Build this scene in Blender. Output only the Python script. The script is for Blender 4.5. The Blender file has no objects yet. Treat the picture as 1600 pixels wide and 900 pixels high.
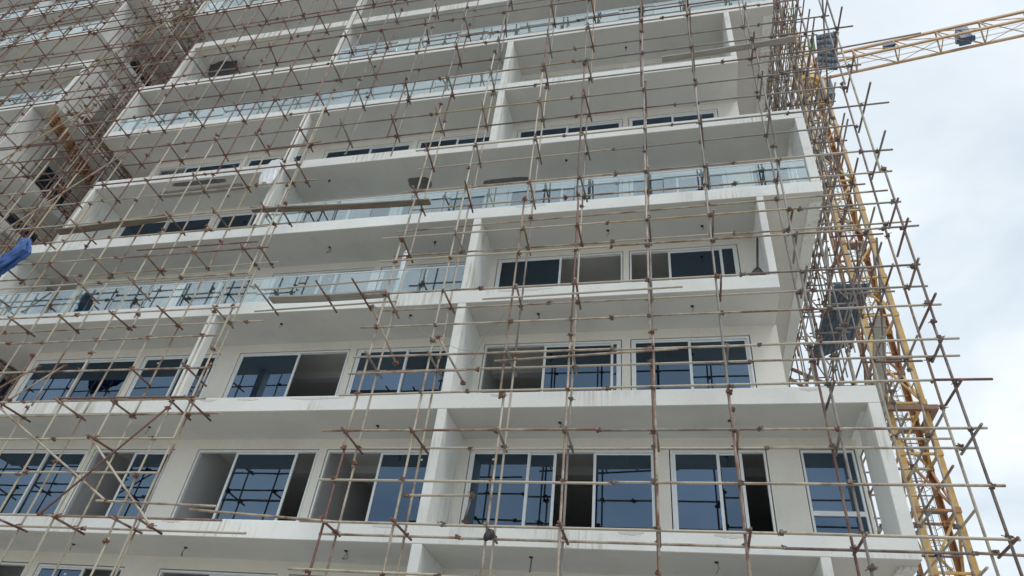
import bpy, math, random
from mathutils import Matrix, Vector
random.seed(7)
sc = bpy.context.scene
C = sc.collection
R = math.radians

# ------------------------------------------------------------------ camera
GZ = -1.6                                   # ground level (camera stands at the origin, 1.6 m up)
cam_d = bpy.data.cameras.new('camera')
cam = bpy.data.objects.new('camera', cam_d)
C.objects.link(cam)
sc.camera = cam
cam_d.sensor_width = 36.0
cam_d.lens = 23.955
cam_d.clip_start = 0.1
cam_d.clip_end = 5000
AX = (0.9734282, -0.05273665, -0.22283713)
AY = (0.20545244, 0.63088402, 0.7481809)
AZ = (0.10112783, -0.77408281, 0.62495517)
right = Vector((AX[0], AY[0], AZ[0])); down = Vector((AX[1], AY[1], AZ[1])); fwd = Vector((AX[2], AY[2], AZ[2]))
m = Matrix.Identity(4)
for i in range(3):
    m[i][0] = right[i]; m[i][1] = -down[i]; m[i][2] = -fwd[i]
cam.matrix_world = m

# ------------------------------------------------------------------ sky, sun, exposure
SUN_EL, SUN_AZ = R(60), R(136)              # azimuth clockwise from +Y: high, behind the camera to the right
world = bpy.data.worlds.new('World')
sc.world = world
world.use_nodes = True
nt = world.node_tree
nt.nodes.clear()
def N(t, kind, **kw):
    n = t.nodes.new(kind)
    for k, v in kw.items():
        setattr(n, k, v)
    return n
out = N(nt, 'ShaderNodeOutputWorld')
sky = N(nt, 'ShaderNodeTexSky', sky_type='NISHITA', sun_disc=False)
sky.sun_elevation = SUN_EL
sky.sun_rotation = SUN_AZ
sky.air_density = 1.0; sky.dust_density = 2.0
bg1 = N(nt, 'ShaderNodeBackground'); bg1.inputs['Strength'].default_value = 0.10
nt.links.new(sky.outputs[0], bg1.inputs['Color'])
tc = N(nt, 'ShaderNodeTexCoord')
sep = N(nt, 'ShaderNodeSeparateXYZ'); nt.links.new(tc.outputs['Generated'], sep.inputs[0])
zz = N(nt, 'ShaderNodeMath', operation='MAXIMUM'); nt.links.new(sep.outputs['Z'], zz.inputs[0]); zz.inputs[1].default_value = 0.0
za = N(nt, 'ShaderNodeMath', operation='ADD'); nt.links.new(zz.outputs[0], za.inputs[0]); za.inputs[1].default_value = 0.25
dv = N(nt, 'ShaderNodeVectorMath', operation='DIVIDE')
cmb = N(nt, 'ShaderNodeCombineXYZ')
for i in range(3): nt.links.new(za.outputs[0], cmb.inputs[i])
nt.links.new(tc.outputs['Generated'], dv.inputs[0]); nt.links.new(cmb.outputs[0], dv.inputs[1])
nz = N(nt, 'ShaderNodeTexNoise'); nz.inputs['Scale'].default_value = 2.6; nz.inputs['Detail'].default_value = 6; nz.inputs['Roughness'].default_value = 0.52; nz.inputs['Distortion'].default_value = 0.4
nt.links.new(dv.outputs[0], nz.inputs['Vector'])
cr = N(nt, 'ShaderNodeValToRGB')
cr.color_ramp.elements[0].position = 0.34; cr.color_ramp.elements[0].color = (0.57, 0.655, 0.735, 1)
cr.color_ramp.elements[1].position = 0.66; cr.color_ramp.elements[1].color = (0.82, 0.875, 0.91, 1)
nt.links.new(nz.outputs['Fac'], cr.inputs[0])
bg2 = N(nt, 'ShaderNodeBackground'); bg2.inputs['Strength'].default_value = 1.02
nt.links.new(cr.outputs[0], bg2.inputs['Color'])
nz2 = N(nt, 'ShaderNodeTexNoise'); nz2.inputs['Scale'].default_value = 1.3; nz2.inputs['Detail'].default_value = 4
nt.links.new(dv.outputs[0], nz2.inputs['Vector'])
mr = N(nt, 'ShaderNodeMapRange'); mr.inputs['From Min'].default_value = 0.35; mr.inputs['From Max'].default_value = 0.6
mr.inputs['To Min'].default_value = 0.78; mr.inputs['To Max'].default_value = 1.0
nt.links.new(nz2.outputs['Fac'], mr.inputs['Value'])
mx = N(nt, 'ShaderNodeMixShader')
nt.links.new(mr.outputs[0], mx.inputs[0]); nt.links.new(bg1.outputs[0], mx.inputs[1]); nt.links.new(bg2.outputs[0], mx.inputs[2])
nt.links.new(mx.outputs[0], out.inputs['Surface'])

sun_d = bpy.data.lights.new('sun', 'SUN')
sun_d.energy = 1.5
sun_d.angle = R(18)
sun_d.color = (1.0, 0.975, 0.94)
sun = bpy.data.objects.new('sun', sun_d)
C.objects.link(sun)
sdir = Vector((math.sin(SUN_AZ) * math.cos(SUN_EL), math.cos(SUN_AZ) * math.cos(SUN_EL), math.sin(SUN_EL)))
sun.rotation_euler = sdir.to_track_quat('Z', 'Y').to_euler()
sun.location = sdir * 100
sc.view_settings.view_transform = 'Standard'
sc.view_settings.look = 'None'
sc.view_settings.exposure = 0.26
sc.view_settings.gamma = 1.0

# ------------------------------------------------------------------ materials
def mat(name):
    M = bpy.data.materials.new(name); M.use_nodes = True
    t = M.node_tree; b = t.nodes['Principled BSDF']
    return M, t, b
def noise(t, scale, detail=4, rough=0.5, vec=None, stretch=None):
    g = N(t, 'ShaderNodeNewGeometry')
    src = g.outputs['Position']
    if stretch:
        mp = N(t, 'ShaderNodeMapping'); mp.inputs['Scale'].default_value = stretch
        t.links.new(src, mp.inputs['Vector']); src = mp.outputs[0]
    n = N(t, 'ShaderNodeTexNoise'); n.inputs['Scale'].default_value = scale; n.inputs['Detail'].default_value = detail; n.inputs['Roughness'].default_value = rough
    t.links.new(src, n.inputs['Vector'])
    return n.outputs['Fac']
def ramp(t, src, stops):
    r = N(t, 'ShaderNodeValToRGB')
    e = r.color_ramp.elements
    while len(e) < len(stops): e.new(0.5)
    for i, (p, c) in enumerate(stops):
        e[i].position = p; e[i].color = tuple(c) + (1,)
    t.links.new(src, r.inputs[0])
    return r.outputs[0]
def mixc(t, fac, a, b, mode='MIX'):
    x = N(t, 'ShaderNodeMix', data_type='RGBA', blend_type=mode)
    for s, v in ((0, fac), (6, a), (7, b)):
        if hasattr(v, 'is_linked') or isinstance(v, bpy.types.NodeSocket): t.links.new(v, x.inputs[s])
        else: x.inputs[s].default_value = v if s == 0 else tuple(v) + (1,)
    return x.outputs[2]
def bump(t, b, src, strength=0.2, dist=0.01):
    n = N(t, 'ShaderNodeBump'); n.inputs['Strength'].default_value = strength; n.inputs['Distance'].default_value = dist
    t.links.new(src, n.inputs['Height']); t.links.new(n.outputs[0], b.inputs['Normal'])

def paint(name, col, dirt=0.5, stain=(0.42, 0.38, 0.27), streak=0.5):
    M, t, b = mat(name)
    base = ramp(t, noise(t, 0.55, 8, 0.62), [(0.28, [c * 0.86 for c in col]), (0.5, [c * 0.96 for c in col]), (0.72, col)])
    # cement-grey patch repairs and splashes
    sp = ramp(t, noise(t, 1.7, 3, 0.45), [(0.66, (0, 0, 0)), (0.70, (0.22 * dirt + 0.05,) * 3)])
    base = mixc(t, sp, base, [c * 0.62 for c in col])
    # thin vertical run-off streaks in patches
    st = noise(t, 3.2, 5, 0.6, stretch=(4.0, 4.0, 0.18))
    patch = noise(t, 0.42, 2, 0.5, stretch=(1, 1, 1.6))
    a = ramp(t, st, [(0.46, (0, 0, 0)), (0.66, (1, 1, 1))])
    p = ramp(t, patch, [(0.52, (0, 0, 0)), (0.64, (min(1, streak * 1.6),) * 3)])
    f = mixc(t, 1.0, a, p, 'MULTIPLY')
    c1 = mixc(t, f, base, stain)
    gr = noise(t, 14, 4, 0.6)
    c2 = mixc(t, 0.35 * dirt, c1, ramp(t, gr, [(0.35, (0.78, 0.78, 0.76)), (0.6, (1, 1, 1))]), 'MULTIPLY')
    t.links.new(c2, b.inputs['Base Color'])
    b.inputs['Roughness'].default_value = 0.75
    bump(t, b, noise(t, 60, 3), 0.12, 0.004)
    return M
M_white = paint('white_render', (0.80, 0.815, 0.79))
M_wall = paint('cream_plaster', (0.77, 0.745, 0.68), 0.4, streak=0.06)
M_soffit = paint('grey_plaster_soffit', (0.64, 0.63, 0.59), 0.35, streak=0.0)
M_inner = paint('room_plaster', (0.62, 0.625, 0.64), 0.3, streak=0.0)
M_rough = paint('bare_cement', (0.34, 0.33, 0.31), 0.9, (0.22, 0.2, 0.18), 0.6)

def simple(name, col, rough=0.5, metal=0.0, var=0.12, scale=6.0):
    M, t, b = mat(name)
    c = ramp(t, noise(t, scale, 5, 0.6), [(0.3, [x * (1 - var) for x in col]), (0.7, [min(1, x * (1 + var)) for x in col])])
    t.links.new(c, b.inputs['Base Color'])
    b.inputs['Roughness'].default_value = rough; b.inputs['Metallic'].default_value = metal
    return M
M_frame = simple('white_aluminium', (0.74, 0.77, 0.78), 0.35, 0.0, 0.05)
M_rail = simple('brushed_steel_rail', (0.70, 0.73, 0.74), 0.25, 0.6, 0.05)
M_dark = simple('dark_plastic', (0.025, 0.025, 0.032), 0.6, 0, 0.3)
M_sack = simple('dark_grey_woven_sack', (0.055, 0.052, 0.055), 0.85, 0, 0.35, 25)
M_patch = simple('dark_patch_plaster', (0.15, 0.145, 0.145), 0.9, 0, 0.3, 5)
M_wire = simple('black_wire', (0.03, 0.03, 0.03), 0.6)
M_net = simple('blue_grey_netting', (0.075, 0.10, 0.135), 0.85, 0, 0.35, 9)
M_green = simple('green_netting', (0.12, 0.28, 0.15), 0.85, 0, 0.3, 9)
M_film = simple('white_plastic_film', (0.72, 0.75, 0.78), 0.4, 0, 0.1, 12)
M_tarp = simple('blue_tarpaulin', (0.02, 0.075, 0.25), 0.55, 0, 0.35, 5)

def tube_mat(name, pale, rust, lo, hi):
    M, t, b = mat(name)
    oi = N(t, 'ShaderNodeObjectInfo')
    n1 = noise(t, 2.2, 6, 0.65)
    ad = N(t, 'ShaderNodeMath', operation='MULTIPLY_ADD')
    t.links.new(oi.outputs['Random'], ad.inputs[0]); ad.inputs[1].default_value = 0.30; t.links.new(n1, ad.inputs[2])
    f = ramp(t, ad.outputs[0], [(lo, (0, 0, 0)), (hi, (1, 1, 1))])
    p = ramp(t, noise(t, 35, 4), [(0.3, [x * 0.75 for x in pale]), (0.7, pale)])
    r = ramp(t, noise(t, 22, 4), [(0.3, [x * 0.6 for x in rust]), (0.7, rust)])
    t.links.new(mixc(t, f, p, r), b.inputs['Base Color'])
    b.inputs['Roughness'].default_value = 0.62
    b.inputs['Metallic'].default_value = 0.15
    return M
M_pale = tube_mat('weathered_pale_steel_tube', (0.47, 0.42, 0.335), (0.22, 0.115, 0.075), 0.66, 0.90)
M_rust = tube_mat('rusty_steel_tube', (0.40, 0.32, 0.245), (0.20, 0.105, 0.083), 0.38, 0.66)
M_grey = tube_mat('grey_steel_tube', (0.30, 0.28, 0.26), (0.17, 0.12, 0.10), 0.55, 0.85)
M_ocher = tube_mat('yellowed_steel_tube', (0.43, 0.35, 0.22), (0.25, 0.12, 0.06), 0.60, 0.90)
M_clamp = simple('rusty_clamp', (0.17, 0.085, 0.062), 0.8, 0.1, 0.4, 30)
M_clampg = simple('brown_grey_clamp', (0.15, 0.115, 0.10), 0.75, 0.2, 0.35, 30)
M_yellow = simple('yellow_crane_paint', (0.50, 0.31, 0.095), 0.55, 0, 0.28, 3)
M_orange = simple('worn_orange_crane_paint', (0.37, 0.17, 0.07), 0.6, 0, 0.25, 3)
M_jib = simple('faded_red_crane_paint', (0.46, 0.29, 0.15), 0.55, 0, 0.2, 2)
M_brown = simple('brown_crane_steel', (0.22, 0.13, 0.085), 0.6, 0.1, 0.3)
M_cgrey = simple('grey_crane_steel', (0.20, 0.20, 0.20), 0.55, 0.3, 0.2)
M_cab = simple('blue_grey_cab_paint', (0.06, 0.10, 0.17), 0.45, 0, 0.2)

def wood(name, a, b_):
    M, t, b = mat(name)
    c = ramp(t, noise(t, 2.0, 6, 0.65, stretch=(0.6, 12, 12)), [(0.3, a), (0.72, b_)])
    t.links.new(c, b.inputs['Base Color']); b.inputs['Roughness'].default_value = 0.85
    return M
M_wood = wood('weathered_brown_plank', (0.12, 0.095, 0.07), (0.27, 0.225, 0.175))
M_woodg = wood('grey_plank', (0.24, 0.225, 0.20), (0.40, 0.38, 0.34))
M_chute = wood('orange_brown_board', (0.16, 0.08, 0.035), (0.34, 0.19, 0.08))

def glass(name, tint, refl, ior, rough=0.0):
    M = bpy.data.materials.new(name); M.use_nodes = True
    t = M.node_tree; t.nodes.clear()
    o = N(t, 'ShaderNodeOutputMaterial'); mxs = N(t, 'ShaderNodeMixShader')
    tr = N(t, 'ShaderNodeBsdfTransparent'); tr.inputs[0].default_value = tint + (1,)
    gl = N(t, 'ShaderNodeBsdfGlossy'); gl.inputs[0].default_value = refl + (1,); gl.inputs['Roughness'].default_value = rough
    # Schlick reflectance from the facing angle (same on both faces of the pane)
    f0 = ((ior - 1) / (ior + 1)) ** 2
    lw = N(t, 'ShaderNodeLayerWeight'); lw.inputs['Blend'].default_value = 0.5
    pw = N(t, 'ShaderNodeMath', operation='POWER'); t.links.new(lw.outputs['Facing'], pw.inputs[0]); pw.inputs[1].default_value = 5.0
    fr = N(t, 'ShaderNodeMath', operation='MULTIPLY_ADD'); t.links.new(pw.outputs[0], fr.inputs[0]); fr.inputs[1].default_value = 1 - f0; fr.inputs[2].default_value = f0
    g = N(t, 'ShaderNodeNewGeometry')
    n = N(t, 'ShaderNodeTexNoise'); n.inputs['Scale'].default_value = 0.8; n.inputs['Detail'].default_value = 1
    t.links.new(g.outputs['Position'], n.inputs['Vector'])
    bp = N(t, 'ShaderNodeBump'); bp.inputs['Strength'].default_value = 0.05; bp.inputs['Distance'].default_value = 0.05
    t.links.new(n.outputs['Fac'], bp.inputs['Height']); t.links.new(bp.outputs[0], gl.inputs['Normal'])
    oi0 = N(t, 'ShaderNodeObjectInfo'); wn_ = N(t, 'ShaderNodeTexWhiteNoise', noise_dimensions='1D'); t.links.new(oi0.outputs['Random'], wn_.inputs['W'])
    sb = N(t, 'ShaderNodeVectorMath', operation='SUBTRACT'); t.links.new(wn_.outputs['Color'], sb.inputs[0]); sb.inputs[1].default_value = (0.5, 0.5, 0.5)
    scv = N(t, 'ShaderNodeVectorMath', operation='SCALE'); t.links.new(sb.outputs[0], scv.inputs[0]); scv.inputs['Scale'].default_value = 0.045
    adv = N(t, 'ShaderNodeVectorMath', operation='ADD'); t.links.new(g.outputs['Normal'], adv.inputs[0]); t.links.new(scv.outputs[0], adv.inputs[1])
    nrm = N(t, 'ShaderNodeVectorMath', operation='NORMALIZE'); t.links.new(adv.outputs[0], nrm.inputs[0]); t.links.new(nrm.outputs[0], bp.inputs['Normal'])
    # every pane a little cleaner or dustier than the next
    oi = N(t, 'ShaderNodeObjectInfo'); mrr = N(t, 'ShaderNodeMapRange'); mrr.inputs['To Min'].default_value = 0.78; mrr.inputs['To Max'].default_value = 1.15
    t.links.new(oi.outputs['Random'], mrr.inputs['Value'])
    fr2 = N(t, 'ShaderNodeMath', operation='MULTIPLY'); t.links.new(fr.outputs[0], fr2.inputs[0]); t.links.new(mrr.outputs[0], fr2.inputs[1]); fr = fr2
    t.links.new(fr.outputs[0], mxs.inputs[0]); t.links.new(tr.outputs[0], mxs.inputs[1]); t.links.new(gl.outputs[0], mxs.inputs[2])
    t.links.new(mxs.outputs[0], o.inputs[0])
    return M
M_pane = glass('blue_tinted_glass', (0.14, 0.18, 0.22), (0.50, 0.72, 1.0), 2.5)
M_bal = glass('pale_balustrade_glass', (0.86, 0.93, 0.94), (0.92, 0.98, 1.0), 2.9)

def ground_mat():
    M, t, b = mat('sandy_site_ground')
    c = ramp(t, noise(t, 0.25, 8, 0.6), [(0.3, (0.34, 0.325, 0.295)), (0.7, (0.47, 0.455, 0.42))])
    t.links.new(c, b.inputs['Base Color']); b.inputs['Roughness'].default_value = 0.95
    bump(t, b, noise(t, 8, 6), 0.6, 0.05)
    return M

# ------------------------------------------------------------------ mesh helpers
class MB:
    def __init__(s): s.v = []; s.f = []; s.mi = []
    def quad(s, pts, mi=0):
        b = len(s.v); s.v += [tuple(p) for p in pts]; s.f.append(tuple(range(b, b + len(pts)))); s.mi.append(mi)
    def box(s, x0, x1, y0, y1, z0, z1, mi=0, bottom=None):
        b = len(s.v)
        s.v += [(x0, y0, z0), (x1, y0, z0), (x1, y1, z0), (x0, y1, z0), (x0, y0, z1), (x1, y0, z1), (x1, y1, z1), (x0, y1, z1)]
        for k, f in enumerate(((3, 2, 1, 0), (4, 5, 6, 7), (0, 1, 5, 4), (1, 2, 6, 5), (2, 3, 7, 6), (3, 0, 4, 7))):
            s.f.append(tuple(b + i for i in f)); s.mi.append(bottom if (k == 0 and bottom is not None) else mi)
    def bar(s, p, q, r, n=6, mi=0, r2=None, square=False):
        p = Vector(p); q = Vector(q); d = q - p
        if d.length < 1e-6: return
        d.normalize()
        a = d.cross(Vector((0, 0, 1)) if abs(d.z) < 0.95 else Vector((1, 0, 0))).normalized(); c = d.cross(a)
        if square: n = 4
        b = len(s.v); r2 = r if r2 is None else r2
        for e, (pt, rr) in enumerate(((p, r), (q, r2))):
            for i in range(n):
                t = 2 * math.pi * (i + 0.5) / n
                s.v.append(tuple(pt + a * (rr * math.cos(t)) + c * (rr * math.sin(t))))
        for i in range(n):
            j = (i + 1) % n
            s.f.append((b + i, b + j, b + n + j, b + n + i)); s.mi.append(mi)
        s.f.append(tuple(b + i for i in reversed(range(n)))); s.mi.append(mi)
        s.f.append(tuple(b + n + i for i in range(n))); s.mi.append(mi)
    def path(s, pts, r, n=5):
        for a, b in zip(pts[:-1], pts[1:]): s.bar(a, b, r, n)
    def mesh(s, name, mats):
        me = bpy.data.meshes.new(name); me.from_pydata(s.v, [], s.f)
        for x in (mats if isinstance(mats, (list, tuple)) else [mats]): me.materials.append(x)
        me.polygons.foreach_set('material_index', s.mi)
        me.update()
        return me
def put(name, me, parent=None, mw=None):
    o = bpy.data.objects.new(name, me); C.objects.link(o)
    if parent is not None:
        o.parent = parent
        o.matrix_parent_inverse = Matrix.Translation(-parent.location)
    if mw is not None: o.matrix_basis = mw
    return o
def sub(name, me, part, thing):
    """a sub-part: child of a part whose thing sits at thing.location"""
    o = bpy.data.objects.new(name, me); C.objects.link(o); o.parent = part
    return o
def thing(name, label, cat, loc, group=None):
    o = bpy.data.objects.new(name, None); C.objects.link(o); o.location = loc
    o.empty_display_size = 0.3
    return tag(o, label, cat, group)
def tag(o, label, cat, group=None):
    o['label'] = label; o['category'] = cat
    if group: o['group'] = group
    return o
def bevel(o, w, seg=2):
    b = o.modifiers.new('bevel', 'BEVEL'); b.width = w; b.segments = seg; b.limit_method = 'ANGLE'
    return o

# ------------------------------------------------------------------ ground
g = MB(); g.quad([(-700, -700, GZ), (700, -700, GZ), (700, 700, GZ), (-700, 700, GZ)])
o = put('ground', g.mesh('ground', ground_mat())); o['kind'] = 'structure'

# ------------------------------------------------------------------ apartment block
SH, T = 3.148, 0.41                      # storey height, slab edge height
YF, YW, YB = 13.43, 14.95, 24.5          # slab edge, window wall, back of the block
def Zb(k): return 4.5 + SH * k
KMIN, KMAX = -1, 11

bld = thing('apartment_block', 'white unfinished apartment block with balconies, wide slab edges and blue windows', 'building', (-8, 18, GZ))
def p_right(k): return 2.6 if k % 3 == 2 else 4.1
def p_left(k):
    return -20.75 if k % 3 == 1 else -22.05
for k in range(KMIN, KMAX + 1):
    b = MB(); z = Zb(k)
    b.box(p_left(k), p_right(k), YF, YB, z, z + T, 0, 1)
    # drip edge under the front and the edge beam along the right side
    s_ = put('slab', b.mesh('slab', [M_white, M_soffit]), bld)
    bevel(s_, 0.012, 1)
    if p_right(k) > 4:
        e = MB(); e.box(3.78, 4.094, YF + 0.35, YB - 0.1, z - 0.045, z - 0.001)
        put('edge_beam', e.mesh('edge_beam', M_white), bld)

def fin_storeys(x0, x1, ks, y1=YW):
    for k in ks:
        if k < KMIN or k > KMAX: continue
        b = MB(); b.box(x0, x1, YF, y1, Zb(k) + T, Zb(k + 1))
        bevel(put('fin_wall', b.mesh('fin_wall', M_white), bld), 0.012, 1)
fin_storeys(-5.43, -5.20, [k for k in range(-1, 11) if k % 3 != 0 or k == 0])
fin_storeys(-12.95, -12.71, (3, 6, 9))
fin_storeys(-12.95, -12.71, (1, 4, 7, 10), YF + 0.28)        # free-standing columns at the slab edge
fin_storeys(2.42, 2.60, [k for k in range(-1, 11) if k % 3 == 2])
fin_storeys(3.86, 4.10, [k for k in range(-1, 11) if k % 3 == 0], YW - 0.42)
fin_storeys(-20.75, -20.50, [k for k in range(-1, 11) if k % 3 == 0 and k > 0])
fin_storeys(-22.05, -21.80, [k for k in range(-1, 11) if k % 3 == 2])

# windows: (x0, x1, [(edge, kind), ...]) kind g = glazed sash, o = slid open
HEADGAP = 0.28
def std(k):
    W = [
        (-20.2, -16.28, [(-18.2, 'g'), (-16.28, 'g')]),
        (-16.05, -13.34, [(-14.6, 'g'), (-14.3, 'g'), (-13.34, 'g')]),
        (-12.68, -9.06, [(-10.75, 'g'), (-9.06, 'g')]),
        (-8.84, -5.72, [(-7.28, 'g'), (-5.72, 'g')]),
        (-5.02, -1.24, [(-3.2, 'g'), (-1.24, 'g')]),
        (-1.04, 1.96, [(0.46, 'g'), (1.96, 'g')])]
    if k == 0:
        W = [(-19.75, -16.3, [(-17.7, 'g'), (-16.3, 'g')]),
             (-16.1, -13.45, [(-14.74, 'o'), (-13.45, 'g')]),
             (-12.72, -9.09, [(-11.52, 'o'), (-9.75, 'g'), (-9.09, 'o')]),
             (-8.87, -5.72, [(-7.34, 'o'), (-5.72, 'g')]),
             (-4.99, -0.46, [(-3.48, 'g'), (-2.85, 'g'), (-1.9, 'o'), (-0.46, 'g')]),
             (-0.18, 1.96, [(0.9, 'g'), (1.4, 'g'), (1.96, 'o')])]
    elif k == 1:
        W[2] = (-12.68, -9.06, [(-10.68, 'g'), (-9.06, 'o')])
        W[4] = (-5.03, -1.26, [(-3.32, 'o'), (-1.52, 'g'), (-1.26, 'g')])
    elif k == 2:
        W[4] = (-5.02, -1.22, [(-3.07, 'g'), (-1.22, 'o')])
        W[5] = (-1.06, 1.97, [(0.08, 'o'), (1.5, 'g'), (1.97, 'g')])
        W[2] = (-12.68, -9.06, [(-10.9, 'g'), (-10.4, 'g'), (-9.06, 'o')])
    elif k == 4:
        W[0] = (-20.2, -16.28, [(-18.9, 'o'), (-16.28, 'g')])
    elif k == -1:
        W = [(-20.1, -16.3, [(-18, 'g'), (-16.3, 'o')]), (-16.0, -13.4, [(-14.6, 'g'), (-13.4, 'o')]),
             (-12.4, -9.2, [(-11.0, 'o'), (-9.2, 'g')]), (-8.9, -5.72, [(-7.3, 'g'), (-5.72, 'g')]),
             (-5.0, -1.24, [(-3.2, 'g'), (-1.24, 'g')]), (-1.04, 1.96, [(0.46, 'g'), (1.96, 'g')])]
    if k % 3 == 0:
        W.append((2.65, 3.80, 'fixed'))
    return W
def build_window(spec, z0, z1, parent, y=YW):
    x0, x1, body = spec
    f = MB(); e = 0.024; w = 0.048; ya, yb = y + 0.02, y + 0.12
    X0, X1, Z0, Z1 = x0 + e, x1 - e, z0, z1 - e
    f.box(X0, X0 + w, ya, yb, Z0, Z1); f.box(X1 - w, X1, ya, yb, Z0, Z1)
    f.box(X0 + w, X1 - w, ya, yb, Z1 - w, Z1); f.box(X0 + w, X1 - w, ya, yb, Z0, Z0 + w)
    win = put('window', None, parent) if False else None
    if body == 'fixed':
        zt = z0 + (z1 - z0) * 0.395
        f.box(X0 + w, X1 - w, ya, yb - 0.01, zt - 0.05, zt + 0.05)
        f.bar((X0 + 0.2, ya - 0.006, zt), (X0 + 0.3, ya - 0.006, zt), 0.008, 6)
        win = put('window', f.mesh('window', M_frame), parent)
        for a, b_ in ((Z0 + w, zt - 0.05), (zt + 0.05, Z1 - w)):
            p = MB(); p.box(X0 + w, X1 - w, y + 0.07, y + 0.076, a, b_); sub('pane', p.mesh('pane', M_pane), win, parent)
        return win
    win = put('window', f.mesh('window', M_frame), parent)
    prev = X0 + w; nb = len(body)
    for i, (xe, kind) in enumerate(body):
        xe2 = X1 - w if i == nb - 1 else xe
        if kind == 'g':
            tr = (i % 2) * 0.045
            ys0, ys1 = y + 0.035 + tr, y + 0.072 + tr
            a = prev if i == 0 else prev - 0.03
            c = xe2 if i == nb - 1 else xe2 + 0.03
            s_ = MB(); sw = 0.065
            zA, zB = Z0 + w + 0.004, Z1 - w - 0.004
            s_.box(a, a + sw, ys0, ys1, zA, zB); s_.box(c - sw, c, ys0, ys1, zA, zB)
            s_.box(a + sw, c - sw, ys0, ys1, zB - 0.04, zB); s_.box(a + sw, c - sw, ys0, ys1, zA, zA + 0.075)
            sub('sash', s_.mesh('sash', M_frame), win, parent)
            p = MB(); ym = (ys0 + ys1) / 2
            p.box(a + sw, c - sw, ym - 0.003, ym + 0.003, zA + 0.075, zB - 0.04)
            sub('pane', p.mesh('pane', M_pane), win, parent)
            if random.random() < 0.18:
                p = MB(); xs_ = a + (c - a) * random.uniform(0.3, 0.75); zs_ = zB - random.uniform(0.12, 0.22)
                p.box(xs_, xs_ + 0.07, ym - 0.0065, ym - 0.0035, zs_ - 0.05, zs_); sub('sticker', p.mesh('sticker', M_film), win, parent)
        prev = xe2
    return win
def wall_with_openings(xa, xb, z0, z1, wins, zs, zh, y0=YW, y1=YW + 0.2):
    b = MB(); x = xa
    for s_ in wins:
        b.box(x, s_[0], y0, y1, z0, z1); x = s_[1]
        b.box(s_[0], s_[1], y0, y1, zh, z1); b.box(s_[0], s_[1], y0, y1, z0, zs)
    b.box(x, xb, y0, y1, z0, z1)
    return b
for k in range(KMIN, KMAX):
    z0, z1 = Zb(k) + T, Zb(k + 1)
    zs, zh = z0 + 0.06, z1 - HEADGAP
    W = std(k)
    xr = 3.80 + 0.06 if k % 3 == 0 else 2.63
    b = wall_with_openings(-20.5, xr, z0, z1, W, zs, zh)
    put('wall', b.mesh('wall', M_wall), bld)
    for s_ in W: build_window(s_, zs, zh, bld)
    # side wall, back wall and room partitions
    b = MB(); b.box(xr - 0.2, xr - 0.001, YW + 0.2, YB - 0.3, z0, z1); put('side_wall', b.mesh('side_wall', M_wall), bld)
    b = MB()
    b.box(-20.45, xr - 0.21, YW + 7.0, YW + 7.15, z0, z1)
    for px in (-20.49, -16.25, -12.95, -9.03, -5.43, -1.22):
        wd = 0.09 if px in (-16.25, -9.03, -1.22) else 0.2
        b.box(px + 0.02, px + 0.02 + wd, YW + 0.2, YW + 7.0, z0, z1)
    # lowered ceiling edge seen through the open sashes
    b.box(-20.2, xr - 0.3, YW + 1.6, YW + 1.9, z1 - 0.22, z1)
    put('partition', b.mesh('partition', M_inner), bld)

# glass balustrades on the balcony edges
def balustrade(xa, xb, k, parent, step=1.25):
    z = Zb(k) + T
    r = MB(); r.bar((xa, YF + 0.07, z + 0.96), (xb, YF + 0.07, z + 0.96), 0.022, 8)
    n = max(1, round((xb - xa) / step)); w = (xb - xa) / n
    r.box(xa, xb, YF + 0.045, YF + 0.095, z, z + 0.05)
    bal = put('balustrade', r.mesh('balustrade', M_rail), parent)
    for i in range(n):
        p = MB(); p.box(xa + i * w + 0.008, xa + (i + 1) * w - 0.008, YF + 0.064, YF + 0.076, z + 0.051, z + 0.935)
        sub('glass_panel', p.mesh('glass_panel', M_bal), bal, parent)
for k in (2, 5, 8): balustrade(-21.78, -5.45, k, bld)
for k in (3, 6, 9):
    balustrade(-12.69, 3.84, k, bld)
# loose electric wires hanging from holes in the balcony ceilings
for x, y, k in [(-3.37, 14.04, 2), (0.57, 14.01, 2), (-2.63, 14.15, 1), (1.17, 14.13, 1), (-6.89, 13.85, 2), (-10.89, 13.97, 2), (-10.39, 14.18, 3),
                (-6.89, 14.29, 3), (-1.61, 14.32, 3), (1.03, 14.41, 3), (-7.25, 14.23, 1), (-14.53, 14.27, 0), (-11.31, 14.2, 0), (-7.15, 14.01, 0),
                (-3.02, 14.0, 0), (0.63, 13.91, 0), (-11.28, 14.09, 4), (-2.97, 14.19, 4), (-15.46, 14.35, 4), (-10.97, 13.7, 6), (-1.06, 14.3, 6), (-9.5, 14.1, 5), (-13.9, 14.2, 1)]:
    z = Zb(k); q = random.uniform(-1, 1)
    b = MB(); b.bar((x, y, z - 0.02), (x, y, z - 0.001), 0.042, 10)
    L = random.uniform(0.12, 0.34)
    b.path([(x, y, z - 0.02), (x + 0.05 * q, y - 0.02, z - L * 0.5), (x - 0.03 * q, y - 0.03, z - L)], 0.007, 4)
    if random.random() < 0.5:
        b.path([(x - 0.03 * q, y - 0.03, z - L), (x + 0.09 * q, y, z - L * 0.9), (x + 0.09 * q, y, z - L * 0.4), (x + 0.02, y, z - 0.02)], 0.007, 4)
    put('ceiling_wire', b.mesh('ceiling_wire', M_wire), bld)
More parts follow.
